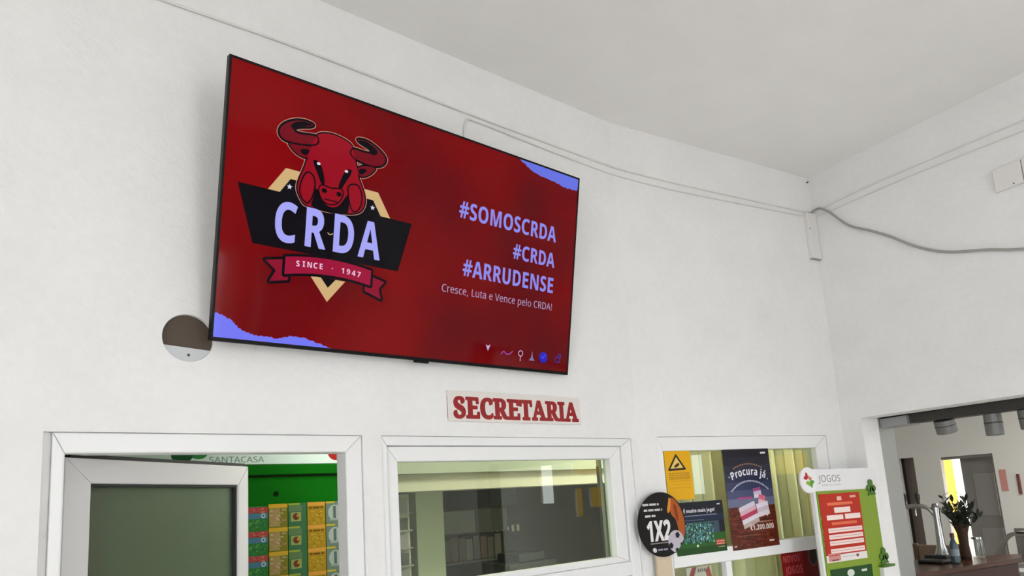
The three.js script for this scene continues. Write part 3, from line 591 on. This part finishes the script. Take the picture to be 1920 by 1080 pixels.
// ------------------------------------------------------------------ scratch card board in the office
{
  const g = thing('lottery_board', 'green lottery display board with white SANTACASA header behind the open door', 'display board', A(-1.45, 0, -0.83), BETA);
  const green = new THREE.MeshPhysicalMaterial({ color: C(0.001, 0.095, 0.001), roughness: 0.7, specularIntensity: 0.12 });
  mesh('green_panel', rbox(-0.62, 0.62, 0.9, 1.925, -0.03, 0, 0.003), green, g);
  mesh('top_strip', rbox(-0.62, 0.62, 1.933, 1.977, -0.03, 0.012, 0.003), green, g);
  mesh('backing', box(-0.61, 0.61, 0.9, 2.13, -0.045, -0.031), M.dark, g);
  mesh('header_back', rbox(-0.62, 0.62, 1.979, 2.14, -0.03, 0.0, 0.003), M.white, g);
  const tex = canvas(1024, 128, (x, W, Hh) => {
    x.fillStyle = '#cfe0d6'; x.fillRect(0, 0, W, Hh);
    x.fillStyle = '#26803a'; x.beginPath(); x.ellipse(262, 84, 34, 24, 0.2, 0, 7); x.fill(); x.fillStyle = '#0e5424'; x.beginPath(); x.ellipse(214, 96, 34, 24, 0, 0, 7); x.fill();
    x.fillStyle = '#6d7c76'; fit(x, 'SANTACASA', 300, 487, 101, 121, '100px sans-serif');
    x.fillStyle = '#9a1612'; smooth(x, [[716, 40], [820, 40], [834, 90], [770, 122], [728, 108]]); x.fill();
    x.fillStyle = '#2c6a34'; smooth(x, [[770, 120], [840, 108], [860, 128], [760, 128]]); x.fill();
  });
  const hd = mesh('header', sheet(1.24, 0.16, 0.003), paper(tex, 0.4, 0.82), g); hd.position.set(0, 2.06, 0.002);
  mesh('hanging_hole', cyl(0.011, 0.011, 0.004, 20).rotateX(Math.PI / 2).translate(0.022, 1.852, 0.0), new THREE.MeshPhysicalMaterial({ color: C(0.002, 0.012, 0.003), roughness: 0.9, specularIntensity: 0.1 }), g);
  mesh('leg', box(-0.55, -0.5, 0, 0.92, -0.03, -0.005), M.metal, g); mesh('leg', box(0.5, 0.55, 0, 0.92, -0.03, -0.005), M.metal, g);
  // cards
  const W = 96, Hh = 116;
  const blobs = (x, cols, y0, y1, n) => { for (let k = 0; k < n; k++) { x.fillStyle = cols[Math.floor(rnd() * cols.length)]; x.fillRect(rr(2, W - 14), rr(y0, y1 - 6), rr(5, 14), rr(4, 9)); } };
  const kinds = [
    ['red and blue', (x) => { x.fillStyle = '#2f7a34'; x.fillRect(0, 0, W, Hh); x.fillStyle = '#b04a4a'; x.fillRect(0, 6, W, 28); blobs(x, ['#d08a3a', '#c05a6a', '#b03434'], 6, 34, 14); x.fillStyle = '#4d7b96'; x.fillRect(0, 36, W, 26); x.strokeStyle = '#c9d2d4'; x.lineWidth = 5; x.beginPath(); x.arc(74, 48, 9, 0, 7); x.stroke(); blobs(x, ['#3f8c3a', '#2f6a4a', '#5a9a4c'], 64, 112, 40); }],
    ['beige and olive', (x) => { x.fillStyle = '#7d7a24'; x.fillRect(0, 0, W, Hh); x.fillStyle = '#d2a92c'; x.fillRect(0, 0, W, 20); x.fillStyle = '#a6905c'; x.fillRect(4, 22, 52, 88); blobs(x, ['#b57a5c', '#c9b07c', '#a9a08c'], 24, 108, 24); }],
    ['dark green', (x) => { x.fillStyle = '#3c6e48'; x.fillRect(0, 0, W, Hh); x.fillStyle = '#9aa83c'; x.fillRect(0, 0, 60, 10); x.fillStyle = '#5f7d52'; x.fillRect(0, 12, 70, 30); x.fillStyle = '#97a15c'; x.fillRect(12, 46, 54, 46); x.fillStyle = '#6a3a1c'; x.beginPath(); x.arc(40, 68, 17, 0, 7); x.fill(); x.fillStyle = '#b98a34'; x.beginPath(); x.arc(50, 64, 8, 0, 7); x.fill(); }],
    ['golden', (x) => { x.fillStyle = '#a8851c'; x.fillRect(0, 0, W, Hh); x.fillStyle = '#d69a3c'; x.fillRect(0, 0, W, 18); strokes(x, 8, 86, 24, 9, '#6a4a14'); blobs(x, ['#b8962a', '#937414', '#c4a43c'], 40, 112, 30); }],
    ['silver grey', (x) => { x.fillStyle = '#6d7f6c'; x.fillRect(0, 0, W, Hh); x.fillStyle = '#c0b03c'; x.fillRect(0, 0, 50, 10); x.fillStyle = '#a9b4ac'; x.beginPath(); x.ellipse(48, 58, 36, 40, 0, 0, 7); x.fill(); x.fillStyle = '#5a6a66'; x.fillRect(40, 26, 16, 62); x.fillStyle = '#8fa09a'; x.fillRect(20, 92, 60, 8); }],
  ].map(([n, d]) => [n, paper(canvas(W, Hh, d), 0.3, 0.68)]);
  const geo = sheet(0.083, 0.1, 0.0015), rows = ['top row', 'second row', 'third row', 'fourth row'], cols = ['leftmost', 'second', 'third', 'fourth', 'rightmost'];
  for (let c = 0; c < 5; c++) for (let r = 0; r < 4; r++) {
    const s = -1.508 + c * 0.0865, y = 1.758 - r * 0.1005 + (c === 0 ? -0.005 : 0);
    tagMesh('scratch_card', `${kinds[c][0]} scratch card, ${cols[c]} column, ${rows[r]} of the green board`, 'scratch card', geo, kinds[c][1], A(s, y, -0.826), BETA, 'scratch cards on the green board');
  }
}

// ------------------------------------------------------------------ things in the office seen through the first window
{
  tagMesh('pillar', 'pale green square pillar inside the office', 'pillar', rbox(-0.12, 0.105, 0, 2.44, -0.2, 0, 0.005), std(C(0.62, 0.68, 0.54), 0.8), A(0.10, 0, -2.0), BETA);
  const rack = thing('leaflet_rack', 'white wall rack of small leaflets at the left of the office window', 'rack', A(-0.60, 0, -1.45), BETA);
  mesh('back_panel', rbox(-0.16, 0.20, 0.0, 1.84, -0.02, 0, 0.003), std(C(0.36, 0.35, 0.30), 0.6), rack);
  for (let r = 0; r < 5; r++) mesh('shelf', rbox(-0.16, 0.20, 1.325 + 0.1 * r, 1.332 + 0.1 * r, 0, 0.03, 0.001), std(C(0.3, 0.29, 0.26), 0.6), rack);
  const cm = [C(0.05, 0.045, 0.045), C(0.10, 0.035, 0.04), C(0.22, 0.2, 0.22), C(0.07, 0.06, 0.05)].map((c) => std(c, 0.5)), cw = ['black', 'maroon', 'grey', 'brown'];
  const rowName = ['lowest', 'second', 'third', 'fourth', 'top'];
  for (let r = 0; r < 5; r++) for (let c = 0; c < 3; c++) {
    const k = (r * 2 + c) % 4;
    tagMesh('leaflet', `${cw[k]} leaflet, number ${['one', 'two', 'three'][c]} from the left on the ${rowName[r]} rack shelf`, 'leaflet', rbox(-0.045, 0.045, 0, 0.07, -0.002, 0.002, 0.001), cm[k], A(-0.60 - 0.1 + c * 0.115, 1.333 + 0.1 * r, -1.43), BETA, 'leaflets in the office rack');
  }
  const cab = thing('shelf_unit', 'dark shelf unit with a row of binders on top, in the office', 'shelf unit', A(0.70, 0, -2.45), BETA);
  const sm = std(C(0.10, 0.10, 0.095), 0.6);
  for (const x of [-0.36, 0.42]) mesh('side_panel', rbox(x, x + 0.02, 0, 1.30, -0.3, 0, 0.002), sm, cab);
  mesh('top', rbox(-0.36, 0.44, 1.30, 1.319, -0.3, 0, 0.002), sm, cab);
  for (const y of [1.0, 0.7, 0.4]) mesh('shelf', rbox(-0.34, 0.42, y, y + 0.02, -0.3, -0.005, 0.002), sm, cab);
  const wc = thing('wall_cabinet', 'dark wall cabinet with a grey door above the binders in the office', 'cabinet', A(0.70, 1.53, -2.45), BETA);
  mesh('body', rbox(-0.36, 0.44, 0, 0.19, -0.3, -0.012, 0.003), sm, wc);
  mesh('door', rbox(-0.34, 0.1, 0.01, 0.18, -0.012, 0, 0.002), std(C(0.22, 0.22, 0.215), 0.5), wc);
  mesh('door', rbox(0.11, 0.42, 0.01, 0.18, -0.012, 0, 0.002), sm, wc);
  const bc = [C(0.12, 0.10, 0.09), C(0.2, 0.17, 0.15), C(0.09, 0.08, 0.07), C(0.16, 0.10, 0.09)].map((c) => std(c, 0.6)), bw = ['dark brown', 'taupe', 'black', 'russet'];
  const ord = ['first', 'second', 'third', 'fourth', 'fifth', 'sixth', 'seventh', 'eighth', 'ninth', 'tenth'];
  for (let k = 0; k < 10; k++) tagMesh('binder', `${bw[k % 4]} ring binder, ${ord[k]} from the left on the office shelf`, 'binder', rbox(-0.033, 0.033, 0, 0.19 - 0.012 * (k % 3), -0.2, 0, 0.003), bc[k % 4], A(0.70 - 0.30 + k * 0.072, 1.32, -2.49), BETA, 'binders on the office shelf');
  const box1 = thing('printer', 'black desktop printer on the office counter behind the first window', 'printer', A(0.66, 0, -1.6), BETA);
  mesh('body', rbox(-0.22, 0.22, 1.06, 1.34, -0.3, 0, 0.012), M.black, box1); mesh('scanner_lid', rbox(-0.10, 0.14, 1.34, 1.40, -0.28, -0.03, 0.01), M.black, box1); mesh('paper_tray', rbox(-0.16, 0.16, 1.10, 1.13, 0, 0.05, 0.004), M.dark, box1);
  const ct = thing('office_counter', 'pale office counter carrying the black printer', 'counter', A(0.6, 0, -1.55), BETA);
  mesh('top', rbox(-0.6, 0.7, 1.02, 1.06, -0.4, 0.12, 0.004), std(C(0.4, 0.38, 0.32), 0.5), ct); mesh('body', rbox(-0.56, 0.66, 0, 1.02, -0.36, 0.08, 0.004), std(C(0.3, 0.28, 0.24), 0.6), ct);
  const nt = canvas(256, 96, (x, W, Hh) => { x.fillStyle = '#2c2c24'; x.fillRect(0, 0, W, Hh); for (let k = 0; k < 6; k++) { x.fillStyle = '#cfd0c4'; x.fillRect(20 + k * 36, 40 - (k > 3 ? 8 : 0), 22 - (5 - k) * 2, 20 + (k > 3 ? 16 : 0)); } });
  tagMesh('wall_panel', 'dark panel with a few white marks on the office back wall', 'panel', sheet(0.4, 0.15, 0.006), paper(nt, 0.5), A(1.36, 1.53, -2.76), BETA);
  tagMesh('notice', 'dark bluish notice high on the office back wall', 'notice', sheet(0.3, 0.22, 0.004), std(C(0.06, 0.065, 0.075), 0.5), A(1.33, 1.84, -2.74), BETA);
}

// ------------------------------------------------------------------ things in the cafe
{
  const wood = canvas(512, 128, (x, W, Hh) => { x.fillStyle = '#4a2c22'; x.fillRect(0, 0, W, Hh); for (let k = 0; k < 500; k++) { x.fillStyle = ['rgba(90,56,40,.35)', 'rgba(40,20,16,.35)', 'rgba(110,74,54,.2)'][k % 3]; x.fillRect(rr(-60, W), rr(0, Hh), rr(30, 160), rr(0.6, 2)); } });
  const g = thing('bar_counter', 'dark red-brown wooden bar counter in the cafe', 'counter', [0, 0, 0]);
  const out = [[0.66, -0.09], [1.81, 0.007], [2.06, -0.10], [1.41, -0.53], [0.80, -0.95]];
  const lay = (pts, y, h) => new THREE.ExtrudeGeometry(poly(pts.map(([x, z]) => [x, -z])), { depth: h - 0.01, bevelEnabled: true, bevelThickness: 0.005, bevelSize: 0.005, bevelSegments: 2 }).rotateX(-Math.PI / 2).translate(0, y + 0.005, 0);
  mesh('counter_top', lay(out, 1.115, 0.035), std(C(0.9, 0.9, 0.9), 0.22, { map: wood }), g);
  const cxz = [1.2, -0.35]; mesh('body', lay(out.map(([x, z]) => [cxz[0] + (x - cxz[0]) * 0.95, cxz[1] + (z - cxz[1]) * 0.93]), 0, 1.115), std(C(0.055, 0.022, 0.017), 0.4), g);
  // beer tap
  const t = thing('beer_tap', 'chrome beer tap tower with two black handles on the bar', 'beer tap', [1.45, 1.15, -0.34]);
  mesh('drip_tray', rbox(-0.10, 0.09, 0, 0.045, -0.07, 0.09, 0.008), M.black, t);
  mesh('column', lathe([[0, 0], [0.05, 0], [0.045, 0.02], [0.028, 0.08], [0.022, 0.26], [0.027, 0.34], [0.02, 0.37], [0, 0.375]], 24).translate(0, 0.03, 0.01), M.chrome, t);
  mesh('arm', tube([[0, 0.30, 0.01], [-0.02, 0.37, -0.03], [-0.03, 0.39, -0.09], [-0.03, 0.385, -0.19]], 0.016, 24, 10), M.steel, t);
  for (const z of [-0.19, -0.09]) mesh('handle', lathe([[0, 0], [0.008, 0], [0.008, 0.03], [0.015, 0.05], [0.018, 0.085], [0.01, 0.10], [0, 0.102]], 16).translate(-0.03, 0.385, z), M.black, t);
  for (const z of [-0.18, -0.1]) mesh('spout', tube([[-0.03, 0.385, z], [-0.06, 0.37, z], [-0.065, 0.32, z]], 0.007, 12, 8), M.chrome, t);
  // plant in vase
  const p = thing('potted_plant', 'dark leafy plant in a slim brown vase on the bar', 'plant', [1.6, 1.15, -0.25]);
  mesh('vase', lathe([[0, 0], [0.032, 0], [0.036, 0.02], [0.03, 0.10], [0.034, 0.18], [0.052, 0.24], [0.05, 0.245], [0.03, 0.19], [0, 0.19]], 28), std(C(0.05, 0.022, 0.011), 0.85), p);
  const leafS = new THREE.Shape(); leafS.moveTo(0, 0); leafS.quadraticCurveTo(0.024, 0.03, 0, 0.066); leafS.quadraticCurveTo(-0.024, 0.03, 0, 0);
  const lg = [], sg = [];
  for (let k = 0; k < 24; k++) {
    const a = k * 2.4, sp = rr(0.04, 0.15), top = [sp * Math.cos(a), rr(0.27, 0.45), sp * Math.sin(a)];
    sg.push(tube([[0, 0.18, 0], [top[0] * 0.4, 0.28, top[2] * 0.4], top], 0.0022, 10, 5));
    for (let j = 0; j < 9; j++) {
      const u = 0.35 + 0.65 * j / 8, b = [top[0] * u, 0.18 + (top[1] - 0.18) * u, top[2] * u];
      lg.push(new THREE.ExtrudeGeometry(leafS, { depth: 0.001, bevelEnabled: false, curveSegments: 4 }).rotateX(rr(0.2, 1.3)).rotateY(rr(0, 6.28)).translate(...b));
    }
  }
  mesh('stems', sg, std(C(0.05, 0.05, 0.02), 0.7), p);
  mesh('foliage', lg, std(C(0.014, 0.022, 0.011), 0.7), p).userData.kind = 'stuff';
  const fl = []; for (let k = 0; k < 5; k++) fl.push(new THREE.SphereGeometry(0.018, 10, 8).scale(1, 0.8, 1).translate(rr(-0.03, 0.03), rr(0.25, 0.3), rr(-0.03, 0.05)));
  mesh('red_flowers', fl, std(C(0.10, 0.03, 0.022), 0.7), p);
  // bottle
  const b = thing('bottle', 'slim bluish bottle with a dark red cap at the bar edge', 'bottle', [1.3, 1.15, -0.165]);
  mesh('glass_body', lathe([[0, 0], [0.026, 0], [0.028, 0.01], [0.028, 0.12], [0.012, 0.16], [0.011, 0.185], [0, 0.185]], 24), std(C(0.05, 0.08, 0.10), 0.2), b);
  mesh('cap', cyl(0.014, 0.014, 0.03, 16, 0, 0.19, 0), std(C(0.09, 0.015, 0.02), 0.4), b);
  mesh('label', cyl(0.0284, 0.0284, 0.045, 24, 0, 0.075, 0), std(C(0.25, 0.3, 0.33), 0.5), b);
  const j = thing('glass_jar', 'clear glass jar right of the plant on the bar', 'jar', [1.70, 1.15, -0.21]);
  mesh('jar_body', lathe([[0, 0.002], [0.036, 0.002], [0.04, 0.01], [0.04, 0.10], [0.034, 0.12], [0.034, 0.135], [0.031, 0.135], [0.031, 0.12], [0.037, 0.10], [0.037, 0.012], [0, 0.008]], 28), M.clear, j);
  mesh('lid', cyl(0.036, 0.036, 0.014, 24, 0, 0.14, 0), M.chrome, j);
  tagMesh('black_pouch', 'flat black pouch lying on the bar in front of the tap', 'pouch', rbox(-0.06, 0.06, 0, 0.025, -0.09, 0.09, 0.012), M.black, [1.28, 1.15, -0.30]);
  // back counter with steel case
  const bc = thing('back_counter', 'pale service counter behind the bar at the picture edge', 'counter', [2.75, 0, -0.25]);
  mesh('body', rbox(-0.4, 0.3, 0, 0.95, -0.3, 1.2, 0.005), std(C(0.3, 0.28, 0.26), 0.6), bc); mesh('top', rbox(-0.44, 0.32, 0.95, 0.99, -0.32, 1.25, 0.005), std(C(0.5, 0.49, 0.47), 0.4), bc);
  const ca = thing('display_case', 'grey counter display case with a rounded front at the right edge', 'display case', [2.75, 0.99, -0.12]);
  const prof = new THREE.Shape(); prof.moveTo(-0.42, 0); prof.lineTo(0.4, 0); prof.lineTo(0.4, 0.28); prof.lineTo(-0.22, 0.28); prof.quadraticCurveTo(-0.36, 0.27, -0.42, 0); 
  const inner = new THREE.Path(); inner.moveTo(-0.36, 0.03); inner.lineTo(0.36, 0.03); inner.lineTo(0.36, 0.25); inner.lineTo(-0.22, 0.25); inner.quadraticCurveTo(-0.32, 0.24, -0.36, 0.03);
  mesh('case_end', slab(prof, 0.02, [inner]).rotateY(-Math.PI / 2).translate(-0.2, 0, 0), M.steel, ca);
  mesh('case_back', box(0.18, 0.2, 0, 0.28, -0.4, 0.4), M.greyDoor, ca);
  mesh('case_top', rbox(-0.2, 0.2, 0.262, 0.28, -0.22, 0.4, 0.004), M.steel, ca);
  tagMesh('cup', 'white cup beside the grey display case', 'cup', lathe([[0, 0], [0.028, 0], [0.04, 0.06], [0.042, 0.08], [0.038, 0.08], [0.034, 0.06], [0, 0.01]], 24), M.white, [2.42, 0.99, -0.34]);
  tagMesh('paper_notice', 'small pink notice on the far cafe wall', 'notice', sheet(0.065, 0.22, 0.002), std(C(0.62, 0.28, 0.25), 0.6), [4.198, 1.66, -1.115], TC);
  tagMesh('red_rail', 'narrow dark red strip on the far cafe wall at the picture edge', 'strip', rbox(-0.012, 0.012, -0.1, 0.1, 0, 0.02, 0.003), std(C(0.2, 0.06, 0.05), 0.5), [4.2, 1.615, -0.975], TC);
  const ch = thing('wooden_chair', 'brown wooden chair whose backrest shows behind the bar', 'chair', [2.1, 0, -0.82], TC);
  const wm = std(C(0.16, 0.10, 0.07), 0.5);
  for (const [a, z] of [[-0.18, 0.18], [0.18, 0.18]]) mesh('leg', rbox(a - 0.018, a + 0.018, 0, 0.74, z - 0.018, z + 0.018, 0.003), wm, ch);
  for (const [a, z] of [[-0.18, -0.18], [0.18, -0.18]]) mesh('leg', rbox(a - 0.018, a + 0.018, 0, 1.19, z - 0.018, z + 0.018, 0.003), wm, ch);
  mesh('seat', rbox(-0.2, 0.2, 0.74, 0.78, -0.2, 0.2, 0.006), wm, ch); mesh('backrest', rbox(-0.16, 0.16, 1.0, 1.18, -0.19, -0.17, 0.004), std(C(0.3, 0.2, 0.14), 0.5), ch);
}

scene.traverse((o) => { if (o.isMesh) o.castShadow = o.receiveShadow = true; });
renderer.render(scene, camera);
